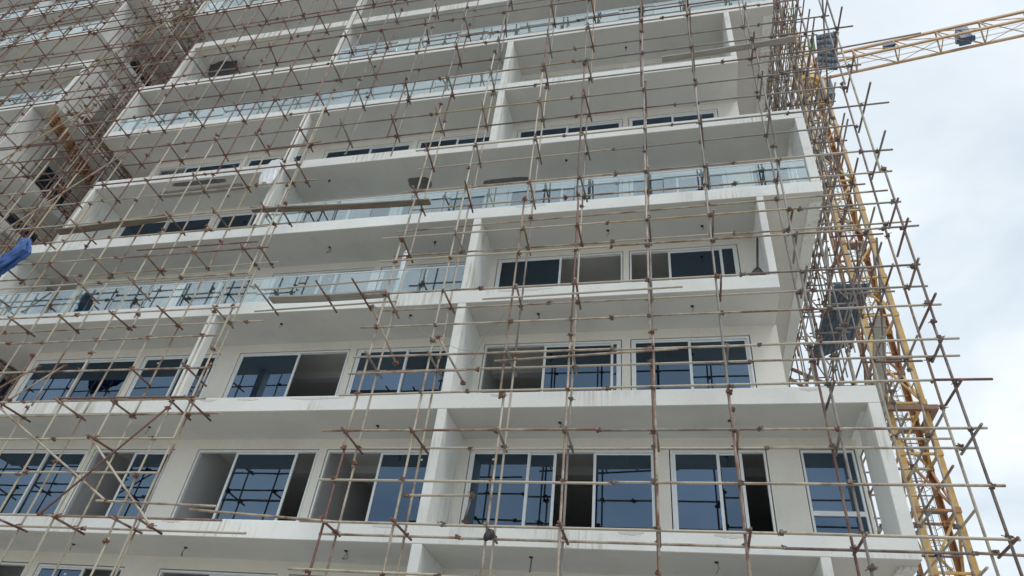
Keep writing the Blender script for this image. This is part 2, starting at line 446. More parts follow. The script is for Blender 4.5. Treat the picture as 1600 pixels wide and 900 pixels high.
# flat dark-coloured patches on the ceiling of an upper balcony
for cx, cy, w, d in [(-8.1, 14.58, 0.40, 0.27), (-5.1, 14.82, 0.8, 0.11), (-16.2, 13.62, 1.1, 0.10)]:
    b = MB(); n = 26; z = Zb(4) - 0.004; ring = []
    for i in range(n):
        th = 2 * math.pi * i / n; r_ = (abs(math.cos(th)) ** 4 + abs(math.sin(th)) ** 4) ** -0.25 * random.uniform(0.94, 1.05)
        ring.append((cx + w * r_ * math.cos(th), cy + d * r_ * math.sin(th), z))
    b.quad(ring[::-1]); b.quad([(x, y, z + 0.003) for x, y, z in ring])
    put('dark_patch', b.mesh('dark_patch', M_patch), bld)
b = MB(); b.box(-5.95, -5.1, YF - 0.004, YF + 0.01, 17.12, 17.46); put('bare_patch', b.mesh('bare_patch', M_soffit), bld)
# mortar smears under the balcony edges
for x, k, w in [(-9.4, 1, 1.5), (-12.0, 1, 0.5), (-10.9, 1, 0.6), (-4.2, 1, 0.5), (-4.4, 2, 1.5), (-4.2, 3, 0.9), (0.6, 0, 0.7), (-1.2, 0, 0.5), (-6.4, 0, 0.6), (2.6, 1, 0.4), (-9.6, 5, 1.0), (-11.6, 0, 0.5)]:
    b = MB(); z = Zb(k) + T - 0.05; n = 14
    top = [(x + w * i / n, z + random.uniform(-0.006, 0.006)) for i in range(n + 1)]
    bot = [(x + w * i / n, z - 0.02 - 0.045 * math.sin(math.pi * i / n) * random.uniform(0.4, 1.3)) for i in range(n + 1)]
    for i in range(n):
        b.quad([(bot[i][0], YF - 0.006, bot[i][1]), (bot[i + 1][0], YF - 0.006, bot[i + 1][1]), (top[i + 1][0], YF - 0.004, top[i + 1][1]), (top[i][0], YF - 0.004, top[i][1])])
        b.quad([(bot[i][0], YF + 0.002, bot[i][1] - 0.006), (bot[i + 1][0], YF + 0.002, bot[i + 1][1] - 0.006), (bot[i + 1][0], YF - 0.006, bot[i + 1][1]), (bot[i][0], YF - 0.006, bot[i][1])])
    put('mortar_smear', b.mesh('mortar_smear', M_soffit), bld)

# ------------------------------------------------------------------ second block beyond the gap
wing = thing('apartment_block', 'white apartment block at far left, behind rusty scaffold, past the gap', 'building', (-36, 19, GZ))
def w_right(k): return -27.5 if k % 3 == 2 else -26.25
for k in range(KMIN, 13):
    z = Zb(k); b = MB(); b.box(-52, w_right(k), YF, YB, z, z + T, 0, 1)
    bevel(put('slab', b.mesh('slab', [M_white, M_soffit]), wing), 0.012, 1)
    if k == 12: break
    z0, z1 = z + T, Zb(k + 1)
    W = [(-50, -46.5, [(-48, 'g'), (-46.5, 'g')]), (-45.8, -42.6, [(-44, 'g'), (-42.6, 'g')]), (-42.0, -38.8, [(-40.4, 'g'), (-38.8, 'g')]), (-38.0, -34.8, [(-36.4, 'g'), (-34.8, 'o' if k % 2 else 'g')]), (-34.2, -30.2, [(-32.2, 'g'), (-30.2, 'g')])]
    b = wall_with_openings(-51.5, -28.9, z0, z1, W, z0 + 0.06, z1 - HEADGAP)
    put('wall', b.mesh('wall', M_wall), wing)
    for s_ in W: build_window(s_, z0 + 0.06, z1 - HEADGAP, wing)
    # side wall towards the gap, with window openings
    b = MB(); x0, x1 = -29.1, -28.9
    ys = [YW + 0.2, 16.3, 18.1, 20.2, 21.9, YB - 0.3]
    b.box(x0, x1, ys[0], ys[1], z0, z1); b.box(x0, x1, ys[2], ys[3], z0, z1); b.box(x0, x1, ys[4], ys[5], z0, z1)
    for a, c in ((ys[1], ys[2]), (ys[3], ys[4])):
        b.box(x0, x1, a, c, z0, z0 + 0.75); b.box(x0, x1, a, c, z1 - 0.35, z1)
    put('side_wall', b.mesh('side_wall', M_wall), wing)
    for a, c in ((ys[1], ys[2]), (ys[3], ys[4])):
        f = MB(); zA, zB = z0 + 0.75, z1 - 0.35; w = 0.06
        for yy in (a + 0.01, (a + c) / 2 - 0.03, c - 0.07): f.box(-29.0, -28.92, yy, yy + w, zA, zB)
        f.box(-28.995, -28.925, a + 0.07, c - 0.07, zA, zA + w); f.box(-28.995, -28.925, a + 0.07, c - 0.07, zB - w, zB)
        win = put('window', f.mesh('window', M_frame), wing)
        for ya, yc in ((a + 0.07, (a + c) / 2 - 0.03), ((a + c) / 2 + 0.03, c - 0.07)):
            p = MB(); p.box(-28.965, -28.959, ya, yc, zA + w, zB - w); sub('pane', p.mesh('pane', M_pane), win, wing)
    if k % 3 != 1:
        b = MB(); xr = w_right(k + 1) if k % 3 == 1 else min(w_right(k), w_right(k + 1))
        b.box(xr - 0.25, xr, YF, YW + 0.1, z0, z1); bevel(put('fin_wall', b.mesh('fin_wall', M_white), wing), 0.012, 1)
        b = MB(); b.box(xr - 0.22, xr - 0.02, 19.0, 19.5, z0, z1); put('pillar', b.mesh('pillar', M_white), wing)
    b = MB(); b.box(-34.6, -34.35, YF, YW, z0, z1)
    if k % 3 != 2: put('fin_wall', b.mesh('fin_wall', M_white), wing)
    b = MB(); b.box(-51, -29.2, YW + 5.0, YW + 5.15, z0, z1)
    for px in (-46.2, -42.3, -38.4, -34.5): b.box(px, px + 0.15, YW + 0.2, YW + 5.0, z0, z1)
    put('partition', b.mesh('partition', M_inner), wing)
    # back of the gap between the blocks
    b = MB(); b.box(-28.88, -20.5, YB - 0.5, YB - 0.32, z0 - T, z1 - 0.002); put('back_wall', b.mesh('back_wall', M_rough if k % 2 else M_wall), wing)
for k in (6, 8, 9, 11): balustrade(-51, w_right(k) - (0.27 if k % 3 != 1 else 0.05), k, wing)

# ------------------------------------------------------------------ scaffolds
YO, YI = 12.2, 12.9
RT = 0.0255
TUBES = {}
def tube_mesh(mt):
    if mt.name not in TUBES:
        b = MB(); b.bar((0, 0, 0), (0, 0, 1), RT, 8); me = b.mesh('tube', mt)
        me.polygons.foreach_set('use_smooth', [len(p.vertices) == 4 for p in me.polygons])
        TUBES[mt.name] = me
    return TUBES[mt.name]
def clamp_mesh():
    b = MB(); b.box(-0.045, 0.045, -0.045, 0.045, -0.035, 0.035); b.box(-0.033, 0.033, -0.075, -0.04, -0.05, 0.05)
    b.box(-0.095, -0.04, -0.016, 0.016, -0.02, 0.02); b.bar((0.03, -0.06, 0), (0.11, -0.075, 0.01), 0.011, 5); b.bar((-0.05, 0.02, 0), (-0.06, 0.10, 0), 0.010, 5)
    return b
CLAMP = clamp_mesh().mesh('coupler', M_clamp); CLAMP_G = clamp_mesh().mesh('coupler', M_clampg)
def seen(p):
    c = Vector((p.dot(right), p.dot(down), p.dot(fwd)))
    if c.z < 0.5: return 1e6 + p.length
    u, v = c.x / c.z * 1064.66, c.y / c.z * 1064.66
    return p.length + (0 if abs(u) < 850 and abs(v) < 500 else 1000)
class Scaffold:
    def __init__(s, root): s.root = root; s.items = {}
    def tube(s, name, p, q, mt):
        p = Vector(p); q = Vector(q); d = q - p
        M = Matrix.Translation(p) @ d.to_track_quat('Z', 'Y').to_matrix().to_4x4() @ Matrix.Diagonal((1, 1, d.length, 1))
        s.items.setdefault(name, []).append((seen((p + q) / 2), M, tube_mesh(mt)))
    def clamp(s, p, rot=None):
        rz = random.uniform(0, 6.28) if rot is None else rot
        M = Matrix.Translation(Vector(p)) @ Matrix.Rotation(rz, 4, 'Z') @ Matrix.Rotation(random.uniform(-0.5, 0.5), 4, 'X') @ Matrix.Scale(random.uniform(0.7, 0.95), 4)
        s.items.setdefault('coupler', []).append((seen(Vector(p)), M, CLAMP_G if p[0] > random.uniform(-6, 3) else CLAMP))
    def finish(s, limit=300):
        for name, L in s.items.items():
            L.sort(key=lambda t: t[0])
            for _, M, me in L[:limit]: put(name, me, s.root, M)
            rest = L[limit:]
            if rest:
                v = []; f = []; mi = []; mats = []
                for _, M, me in rest:
                    mt = me.materials[0]
                    if mt not in mats: mats.append(mt)
                    b0 = len(v); k = mats.index(mt)
                    v += [tuple(M @ x.co) for x in me.vertices]
                    for pl in me.polygons: f.append(tuple(b0 + i for i in pl.vertices)); mi.append(k)
                me = bpy.data.meshes.new(name + '_rest'); me.from_pydata(v, [], f)
                for mt in mats: me.materials.append(mt)
                me.polygons.foreach_set('material_index', mi)
                o = put(name, me, s.root); o['kind'] = 'stuff'
    # a line of tubes from a to b, broken into scaffold-length pieces
    def run(s, name, a, b, pick, over=0.0, jit=0.02, first=None):
        a = Vector(a); b = Vector(b); L = (b - a).length; d = (b - a) / L
        t = 0.0; side = 1
        while t < L - 0.05:
            l = random.choice((3.0, 4.5, 6.0, 6.0)) if first is None else first
            first = None
            e = min(L, t + l)
            if L - e < 0.7: e = L
            off = Vector((random.uniform(-jit, jit), random.uniform(-jit, jit), random.uniform(-jit, jit)))
            off2 = Vector((random.uniform(-jit, jit), random.uniform(-jit, jit), random.uniform(-jit, jit)))
            p = a + d * t + off; q = a + d * e + off2
            s.tube(name, p, q, pick(p))
            if e < L: s.clamp(a + d * e)
            t = e
def pick_front(p):
    # redder and darker towards the gap on the upper left, paler to the right
    r = random.random()
    red = 0.10
    if p.x < -11: red = 0.14
    if p.z > 20: red = 0.36
    if p.x < -11 and p.z > 15: red = 0.55
    if p.x < -16 and p.z > 18: red = 0.88
    if r < red: return M_rust
    if r > 0.95: return M_ocher
    return M_grey if (p.x > 2.2 and r > 0.25) or (p.x > -4 and r > 0.7) or p.z > 16 else M_pale

front = thing('tube_scaffold', 'double-row rusty tube scaffold standing across the front of the white block', 'scaffold', (-8, 12.5, GZ))
S = Scaffold(front)
TOP = 37.0
XR = [-6.88, -5.36, -3.55, -2.14, -0.43, 1.1, 2.88, 5.05]
XG = [-8.37, -10.12]
XL = [-11.66, -13.25, -14.86, -16.62, -18.32, -20.0, -21.7, -23.4, -25.1, -27.05, -28.6, -30.2, -31.6, -33.2, -34.8, -36.4, -38.0, -39.7]
def lean(x):
    return {5.05: 0.02, -11.66: 0.006}.get(x, random.uniform(-0.004, 0.006))
LEAN = {}
for x in XR + XL + XG + [-11.12]:
    for row, y in ((0, YO), (1, YI)):
        z0 = GZ if x not in XG else (16.6 if x == -8.37 else 16.9)
        z1 = TOP if x != -11.12 else 18.8
        if x == -11.12 and row: continue
        l = lean(x); zc = 7.0
        if x == 5.05: zc = 10.0
        LEAN[(x, row)] = (l, zc)
        def xat(z, l=l, zc=zc, x=x): return x + (l * max(0, z - zc) if x == 5.05 else l * (z - zc))
        jog = random.choice((3.2, 4.4, 5.6))
        z = z0; sgn = 1; offx = 0.0
        while z < z1 - 0.3:
            e = min(z1, z + (jog if z == z0 else random.choice((4.5, 6.0, 6.0))))
            if z1 - e < 1: e = z1
            ox = random.choice((0.0, 0.0, 0.045, -0.045)); oy = random.uniform(-0.02, 0.02)
            p = Vector((xat(z) + ox, y + oy, z - random.uniform(0.0, 0.25) * (z > z0))); q = Vector((xat(e) + ox + random.uniform(-0.02, 0.02), y + oy, e))
            S.tube('standard', p, q, pick_front(p))
            if e < z1: S.clamp((xat(e) + ox, y + oy - 0.03, e - 0.08))
            z = e
RM = [0.6, 2.55, 4.48, 6.38, 8.32, 10.18, 12.1, 13.88, 15.73]
RGd = [1.6, 3.5, 5.33, 7.34, 9.16, 11.26]
LM = [1.5, 4.42, 7.25, 10.05, 12.15, 13.8, 15.65]
LGd = [2.6, 5.36, 6.27, 8.2, 9.15, 11.2, 13.05]
UM = [17.5, 19.45, 21.35, 23.2, 25.1, 26.85, 28.6, 29.9, 31.4, 33.2, 35.1]
ENDO = {7.34: 5.68, 6.38: 5.31, 5.33: 5.26, 4.48: 5.18, 9.16: 5.30, 11.26: 5.42, 13.88: 5.50, 15.73: 5.81, 19.45: 5.70, 8.32: 5.37, 10.18: 5.2, 12.1: 5.25, 17.5: 5.5, 21.35: 6.1}
def xs_at(x, row, z):
    l, zc = LEAN.get((x, row), (0, 0))
    return x + (l * max(0, z - zc) if x == 5.05 else l * (z - zc))
def node(x, row, z, zj=0):
    y = (YO, YI)[row]
    S.clamp((xs_at(x, row, z), y - 0.035, z + zj))
def ledgers(zs, x0, x1, xs, rows, endmap=None):
    for z in zs:
        for row in rows:
            xe = (endmap or {}).get(z, x1 + random.uniform(0.05, 0.4)) if row == 0 else x1 + random.uniform(0.05, 0.6)
            y = (YO, YI)[row] - 0.05
            S.run('ledger', (x0 + random.uniform(-0.25, 0.1), y, z + random.uniform(-0.05, 0.04)), (xe, y, z + random.uniform(-0.05, 0.05)), pick_front, jit=0.015)
            for x in xs:
                if x0 - 0.2 < x < x1 + 0.3: node(x, row, z)
def transoms(zs, xs, prob=1.0):
    for z in zs:
        for x in xs:
            if random.random() > prob: continue
            xa, xb = xs_at(x, 0, z) + 0.05, xs_at(x, 1, z) + 0.05
            a = YO - random.uniform(0.08, 0.35); b = YI + random.uniform(0.04, 0.22)
            if x == 5.05: a -= random.choice((0.0, 0.1, 0.55))
            p = Vector((xa + random.uniform(-0.03, 0.03), a, z - 0.05 + random.uniform(-0.03, 0.03)))
            S.tube('transom', p, (xb + random.uniform(-0.03, 0.03), b, z - 0.05 + random.uniform(-0.03, 0.03)), M_grey if random.random() < 0.45 and x > -11 else M_rust)
ledgers(RM, -7.25, 5.05, XR, (0, 1), ENDO)
ledgers(RGd, -7.2, 5.05, XR, (0,), ENDO)
transoms(RM, XR, 0.95); transoms([9.16, 11.26, 7.34], [5.05, 2.88], 0.7)
ledgers([1.5, 4.42], -40, -9.3, XL, (0, 1)); ledgers(LM[2:], -40, -11.1, XL + [-11.12], (0, 1)); ledgers(LGd, -40, -11.3, XL, (0,))
transoms(LM, XL + [-11.12], 0.95); transoms([6.27, 8.2, 11.2], XL, 0.3)
ALLX = XR + XG + XL
ledgers(UM, -40, 5.05, ALLX, (0, 1), ENDO); transoms(UM, ALLX, 0.93)
ledgers([18.5, 24.2, 27.7, 30.6], -40, -21, XL, (0,))
# long loose ends and extra tubes
for a, b, mt in [((2.6, YO - 0.05, 18.1), (7.28, YO - 0.05, 18.65), M_grey), ((-4.3, YO - 0.08, 9.83), (0.32, YO - 0.05, 9.92), M_pale), ((-3.8, YO - 0.06, 8.08), (0.15, YO - 0.06, 8.25), M_pale),
                 ((-7.5, YI + 0.05, 13.15), (5.4, YI + 0.05, 13.3), M_pale), ((-10.4, YO - 0.05, 10.55), (-6.6, YO - 0.05, 10.66), M_pale), ((-11.0, YI - 0.05, 10.4), (-6.9, YI - 0.05, 10.5), M_pale),
                 ((-13.2, YO - 0.05, 16.6), (-10.6, YO - 0.05, 16.7), M_rust), ((-7.2, YO - 0.1, 7.82), (-4.4, YO - 0.1, 7.84), M_pale), ((-14.9, YO - 0.1, 7.33), (-11.0, YO - 0.1, 7.30), M_rust),
                 ((-15.2, YO - 0.12, 12.32), (-11.2, YO - 0.12, 12.3), M_rust), ((-12.3, YO - 0.1, 4.75), (-9.3, YO - 0.1, 4.68), M_pale), ((-9.9, YO - 0.1, 4.6), (-6.5, YO - 0.1, 4.42), M_pale)]:
    S.tube('ledger', a, b, mt)
for x in (-10.45, -8.7, -7.7): S.tube('transom', (x - 0.03, YO - 0.35, 10.5), (x, YI + 0.25, 10.46), M_rust)
for a, b, mt in [((-16.56, YO - 0.09, 7.09), (-12.06, YO - 0.09, 4.75), M_pale), ((-11.57, YO - 0.14, 6.99), (-13.54, YO - 0.14, 4.42), M_rust), ((-13.36, YO - 0.09, 6.28), (-10.66, YO - 0.09, 4.23), M_pale),
                 ((-17.5, YO - 0.09, 7.3), (-16.16, YO - 0.09, 8.32), M_rust), ((-16.4, YO - 0.12, 7.3), (-15.3, YO - 0.12, 8.3), M_pale), ((-7.1, YO - 0.1, 9.75), (-6.5, YI, 8.6), M_pale), ((-5.2, YO - 0.1, 8.75), (-4.7, YI, 8.0), M_pale),
                 ((-5.2, YO - 0.05, 5.0), (-4.2, YI + 0.3, 5.45), M_pale), ((-4.22, YI + 0.3, 5.45), (-4.3, YI + 0.3, 4.9), M_grey),
                 ((-24.8, YO - 0.1, 22.0), (-20.3, YO - 0.1, 27.6), M_ocher), ((-31.5, YO - 0.1, 25.2), (-26.5, YO - 0.1, 30.5), M_rust), ((-22.0, YO - 0.1, 12.6), (-18.2, YO - 0.1, 17.3), M_pale), ((-26.5, YO - 0.1, 14.6), (-21.5, YO - 0.1, 20.6), M_ocher)]:
    S.tube('brace', a, b, mt); S.clamp(a); S.clamp(b)
S.finish()

# scaffold in the gap between the blocks
gap = thing('tube_scaffold', 'dense dark red tube scaffold filling the gap between the two blocks', 'scaffold', (-24.3, 19, GZ))
S = Scaffold(gap)
pk = lambda p: M_rust if random.random() < 0.82 else (M_grey if random.random() < 0.6 else M_ocher)
ALLZ = LM + UM
ys = [13.8 + 1.25 * i for i in range(8)]
for x in (-25.75, -25.0, -23.4, -22.7):
    for y in ys: S.run('standard', (x + random.uniform(-0.05, 0.05), y, GZ), (x + random.uniform(-0.1, 0.1), y + random.uniform(-0.08, 0.08), TOP), pk)
    for z in ALLZ:
        S.run('ledger', (x + 0.05, 13.5, z), (x + 0.05, 23.2, z + random.uniform(-0.06, 0.06)), pk)
        if random.random() < 0.5: S.run('ledger', (x + 0.05, 13.7, z + 0.95), (x + 0.05, 22.8, z + 0.95), pk)
        for y in ys: S.clamp((x, y, z))
for z in ALLZ:
    for y in ys:
        if random.random() < 0.85: S.tube('transom', (-25.95, y + 0.05, z - 0.05), (-24.8 + random.uniform(0, 0.2), y + 0.05, z - 0.05), pk(None))
        if random.random() < 0.85: S.tube('transom', (-23.6, y + 0.05, z - 0.05), (-22.5, y + 0.05, z - 0.05), pk(None))
    for y in (14.6, 17.8): S.tube('transom', (-26.0, y, z + 0.06), (-22.4, y, z + 0.06), pk(None))
S.finish()

# scaffold along the right side of the block
side = thing('tube_scaffold', 'grey tube scaffold along the right side wall, in front of the crane mast', 'scaffold', (4.9, 19, GZ))
S = Scaffold(side)
pk = lambda p: M_grey if random.random() < 0.6 else (M_pale if random.random() < 0.6 else M_rust)
ys = [14.2 + 1.45 * i for i in range(8)]
SZ = [1.6, 3.5, 5.4, 7.3, 9.2, 11.2, 13.1, 15.0, 16.9, 18.8, 20.7, 22.6, 24.5, 26.4, 28.3, 30.2, 32.1]
for x in (4.42, 5.08):
    for y in ys: S.run('standard', (x + random.uniform(-0.04, 0.04), y, GZ), (x + random.uniform(-0.12, 0.2), y + random.uniform(-0.1, 0.1), 34.0), pk)
    for z in SZ:
        S.run('ledger', (x + 0.05, 13.3, z), (x + 0.05, 25.2, z + random.uniform(-0.06, 0.06)), pk)
        if random.random() < 0.45: S.run('ledger', (x + 0.05, 13.6, z + 0.95), (x + 0.05, 24.8, z + 0.95), pk)
        for y in ys: S.clamp((x, y, z))
for y in ys[2:]:
    S.run('standard', (5.75, y, 13.2), (5.8 + random.uniform(-0.1, 0.2), y + random.uniform(-0.1, 0.1), 34.0), pk)
for z in SZ[7:]:
    S.run('ledger', (5.8, 16.6, z), (5.8, 25.2, z + random.uniform(-0.06, 0.06)), pk)
    for y in ys[2:]:
        S.clamp((5.75, y, z))
        if random.random() < 0.8: S.tube('transom', (5.0, y + 0.1, z + 0.05), (6.0 + random.uniform(0, 0.3), y + 0.1, z + 0.05), pk(None))
for z in SZ:
    for y in ys:
        if random.random() < 0.9: S.tube('transom', (4.2, y + 0.05, z - 0.05), (5.25 + random.uniform(0, 0.3), y + 0.05, z - 0.05), pk(None))
for y in [14.9 + 1.45 * i for i in range(7)]:
    S.run('standard', (4.75, y, 15.5), (4.8 + random.uniform(-0.1, 0.1), y, 34.0), pk)
    S.run('standard', (5.4, y, 17.5), (5.5 + random.uniform(-0.1, 0.1), y, 34.0), pk)
for z in SZ[8:]:
    S.run('ledger', (4.8, 13.5, z + 0.5), (4.8, 24.6, z + 0.5), pk); S.run('ledger', (5.45, 14.0, z + 0.6), (5.45, 24.6, z + 0.6), pk)
for i in range(26):
    y = random.uniform(14.5, 23); z = random.uniform(8, 29)
    S.tube('brace', (5.16, y, z), (5.16, y + random.choice((-3.0, 3.0)), z + 3.8), pk(None))
S.finish()

# ------------------------------------------------------------------ tower crane
crane = thing('tower_crane', 'yellow lattice tower crane behind the scaffold, its faded red jib reaching right', 'crane', (9.5, 28.8, GZ))
MX0, MX1, MY0, MY1 = 8.7, 10.3, 28.0, 29.6
HS = 2.32
z0 = 8.99 - HS * 5
zt = 39.3
secs = []
z = z0
while z < zt - 1: secs.append(z); z += HS
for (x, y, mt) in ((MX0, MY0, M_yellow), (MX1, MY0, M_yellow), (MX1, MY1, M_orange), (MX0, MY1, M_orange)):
    b = MB(); sx = 1 if x == MX0 else -1; sy = 1 if y == MY0 else -1
    b.box(min(x, x + sx * 0.23), max(x, x + sx * 0.23), min(y, y + sy * 0.03), max(y, y + sy * 0.03), GZ, zt)
    b.box(min(x, x + sx * 0.03), max(x, x + sx * 0.03), min(y + sy * 0.031, y + sy * 0.23), max(y + sy * 0.031, y + sy * 0.23), GZ, zt)
    put('mast_leg', b.mesh('mast_leg', mt), crane)
for i, z in enumerate(secs):
    if z < GZ: continue
    b = MB(); h = 0.065
    c = [(MX0 + 0.1, MY0 + 0.1), (MX1 - 0.1, MY0 + 0.1), (MX1 - 0.1, MY1 - 0.1), (MX0 + 0.1, MY1 - 0.1)]
    for j in range(4):
        p, q = c[j], c[(j + 1) % 4]
        b.bar((p[0], p[1], z), (q[0], q[1], z), h, square=True)
        a_, b_ = (p, q) if (i + j) % 2 else (q, p)
        b.bar((a_[0], a_[1], z + 0.05), (b_[0], b_[1], z + HS - 0.05), 0.06, square=True)
        b.bar((p[0], p[1], z + HS / 2), ((p[0] + q[0]) / 2, (p[1] + q[1]) / 2, z + HS / 2), 0.03, square=True)
    for (px, py) in c:  # gusset plates and joint bolts
        b.box(px - 0.13, px + 0.13, py - 0.13, py + 0.13, z - 0.12, z + 0.10)
    put('mast_section', b.mesh('mast_section', M_yellow if i % 3 else M_orange), crane)
    b = MB()   # ladder with safety hoops and a rest platform
    lx, ly = MX0 + 0.55, MY1 - 0.45
    b.bar((lx, ly, z), (lx, ly, z + HS), 0.018, 5); b.bar((lx + 0.4, ly, z), (lx + 0.4, ly, z + HS), 0.018, 5)
    for r_ in range(8): b.bar((lx, ly, z + HS * r_ / 8), (lx + 0.4, ly, z + HS * r_ / 8), 0.012, 4)
    for r_ in range(3):
        zz_ = z + HS * (r_ + 0.5) / 3
        b.path([(lx, ly, zz_), (lx - 0.1, ly - 0.35, zz_), (lx + 0.2, ly - 0.62, zz_), (lx + 0.5, ly - 0.35, zz_), (lx + 0.4, ly, zz_)], 0.011, 4)
    for px in (lx - 0.08, lx + 0.2, lx + 0.48): b.bar((px, ly - 0.45, z), (px, ly - 0.45, z + HS), 0.01, 4)
    if i % 3 == 0: b.box(MX0 + 0.25, MX1 - 0.25, MY0 + 0.3, MY0 + 0.75, z + 0.1, z + 0.13)
    put('ladder', b.mesh('ladder', M_cgrey), crane)
b = MB()   # wall-tie collar with its platform
for zz_ in (15.45,):
    b.box(MX0 - 0.25, MX1 + 0.3, MY0 - 0.3, MY0 - 0.08, zz_, zz_ + 0.2); b.box(MX0 - 0.25, MX1 + 0.3, MY1 + 0.08, MY1 + 0.3, zz_, zz_ + 0.2)
    b.box(MX0 - 0.26, MX0 - 0.05, MY0 - 0.08, MY1 + 0.08, zz_, zz_ + 0.2); b.box(MX1 + 0.05, MX1 + 0.31, MY0 - 0.08, MY1 + 0.08, zz_, zz_ + 0.2)
    b.bar((MX0 - 0.1, MY0 - 0.2, zz_ + 0.1), (4.4, 24.4, zz_ + 0.1), 0.08, 8); b.bar((MX0 - 0.1, MY1 + 0.2, zz_ + 0.1), (4.0, 24.6, zz_ + 0.1), 0.08, 8)
put('tie_collar', b.mesh('tie_collar', M_brown), crane)
b = MB()   # slewing ring, turntable and tower head
b.bar((9.5, 28.8, zt), (9.5, 28.8, zt + 0.35), 0.62, 20); b.bar((9.5, 28.8, zt + 0.35), (9.5, 28.8, zt + 1.0), 0.78, 20)
for sx in (-0.62, 0.5): b.box(9.5 + sx, 9.62 + sx, 28.1, 29.5, zt - 0.2, zt - 0.002)
put('slewing_ring', b.mesh('slewing_ring', M_yellow), crane)
b = MB()
for sx in (-0.6, 0.6):
    for sy in (-0.6, 0.6): b.bar((9.5 + sx, 28.8 + sy, zt + 1.0), (9.5 + sx * 0.25, 28.8 + sy * 0.25, zt + 7.5), 0.075, square=True)
for i in range(6):
    zz_ = zt + 1.0 + i * 1.1; s1 = 0.6 - 0.45 * (i * 1.1 / 6.5)
    for sx, sy, tx, ty in ((-1, -1, 1, -1), (1, -1, 1, 1), (1, 1, -1, 1), (-1, 1, -1, -1)):
        b.bar((9.5 + sx * s1, 28.8 + sy * s1, zz_), (9.5 + tx * s1, 28.8 + ty * s1, zz_), 0.04, square=True)
        b.bar((9.5 + sx * s1, 28.8 + sy * s1, zz_), (9.5 + tx * s1 * 0.9, 28.8 + ty * s1 * 0.9, zz_ + 1.1), 0.03, square=True)
put('tower_head', b.mesh('tower_head', M_yellow), crane)
b = MB(); b.box(10.4, 11.3, 29.5, 30.5, zt + 0.3, zt + 2.0); cabo = bevel(put('cab', b.mesh('cab', M_cab), crane), 0.08)
b = MB(); b.box(11.303, 11.315, 29.6, 30.4, zt + 0.9, zt + 1.8); sub('cab_window', b.mesh('cab_window', M_pane), cabo, crane)
# jib
jd = Vector((0.9912, -0.1321, 0)).normalized(); jn = Vector((jd.y, -jd.x, 0))   # jn towards the camera
if jn.y > 0: jn = -jn
J0 = Vector((9.5, 28.8, 40.95)); W2, HT = 0.56, 1.60
def jp(t, s_, h): return J0 + jd * t + jn * (s_ * W2) + Vector((0, 0, h))
JL, ST = 44.0, 2.4
for s_, h, nm, rr in ((1, 0, 'bottom_chord', 0.095), (-1, 0, 'bottom_chord', 0.095), (0, HT, 'top_chord', 0.105)):
    b = MB(); b.bar(jp(0.8, s_, h), jp(JL, s_, h), rr, square=True); put(nm, b.mesh(nm, M_jib), crane)
b = MB(); i = 0; t = 0.8
while t < JL - ST:
    u = t + ST
    b.bar(jp(t, 1, 0), jp(t, -1, 0), 0.032, 5)
    b.bar(jp(t, 1, 0), jp(u, -1, 0), 0.022, 5) if i % 2 else b.bar(jp(t, -1, 0), jp(u, 1, 0), 0.022, 5)
    for s_ in (1, -1):
        b.bar(jp(t, s_, 0), jp(t, 0, HT), 0.05, 5); b.bar(jp(t, 0, HT), jp(u, s_, 0), 0.03, 5)
    t = u; i += 1
put('lattice', b.mesh('lattice', M_jib), crane)
b = MB()   # walkway rails, hoist ropes and pendant bars
b.bar(jp(1, 0.3, 0.25), jp(JL - 1, 0.3, 0.25), 0.01, 4); b.bar(jp(1, -0.3, 0.25), jp(JL - 1, -0.3, 0.25), 0.01, 4); b.bar(jp(1, 0.0, -0.05), jp(JL - 1, 0.0, -0.05), 0.01, 4)
put('hoist_rope', b.mesh('hoist_rope', M_cgrey), crane)
b = MB(); b.box(-0.32, 0.32, -0.3, 0.3, -0.35, 0.75); b.bar((-0.5, 0, -0.2), (0.5, 0, -0.2), 0.18, 12)
wn = put('trolley_winch', b.mesh('trolley_winch', M_cab), crane, Matrix.Translation(jp(9.3, -0.1, 0.35)) @ Matrix.Rotation(math.atan2(jd.y, jd.x), 4, 'Z'))
b = MB(); b.box(-0.35, 0.35, -0.16, 0.16, -0.12, 0.12)
put('lamp_box', b.mesh('lamp_box', M_cab), crane, Matrix.Translation(jp(5.2, 0.4, 0.85)) @ Matrix.Rotation(math.atan2(jd.y, jd.x), 4, 'Z'))
b = MB()
for s_ in (1, -1): b.box(12.6, 13.4, s_ * 0.62 - 0.06, s_ * 0.62 + 0.06, -0.28, 0.02)
b.box(12.65, 13.35, -0.6, 0.6, -0.35, -0.2); b.bar((13, 0, -0.3), (13, 0.0, -0.9), 0.05, 6)
put('trolley', b.mesh('trolley', M_cab), crane, Matrix.Translation(J0) @ Matrix.Rotation(math.atan2(jd.y, jd.x), 4, 'Z'))
b = MB()   # counter jib and ballast, away from the picture
for s_ in (1, -1): b.bar(jp(-0.8, s_, 0), jp(-12, s_, 0), 0.08, square=True)
for i in range(9): b.bar(jp(-0.8 - i * 1.4, 1, 0), jp(-0.8 - i * 1.4, -1, 0), 0.03, 5)
put('counter_jib', b.mesh('counter_jib', M_jib), crane)
b = MB(); b.box(-1.1, 1.1, -0.5, 0.5, -1.6, 0.6)
put('counterweight', b.mesh('counterweight', M_rough), crane, Matrix.Translation(jp(-11, 0, 0)) @ Matrix.Rotation(math.atan2(jd.y, jd.x), 4, 'Z'))

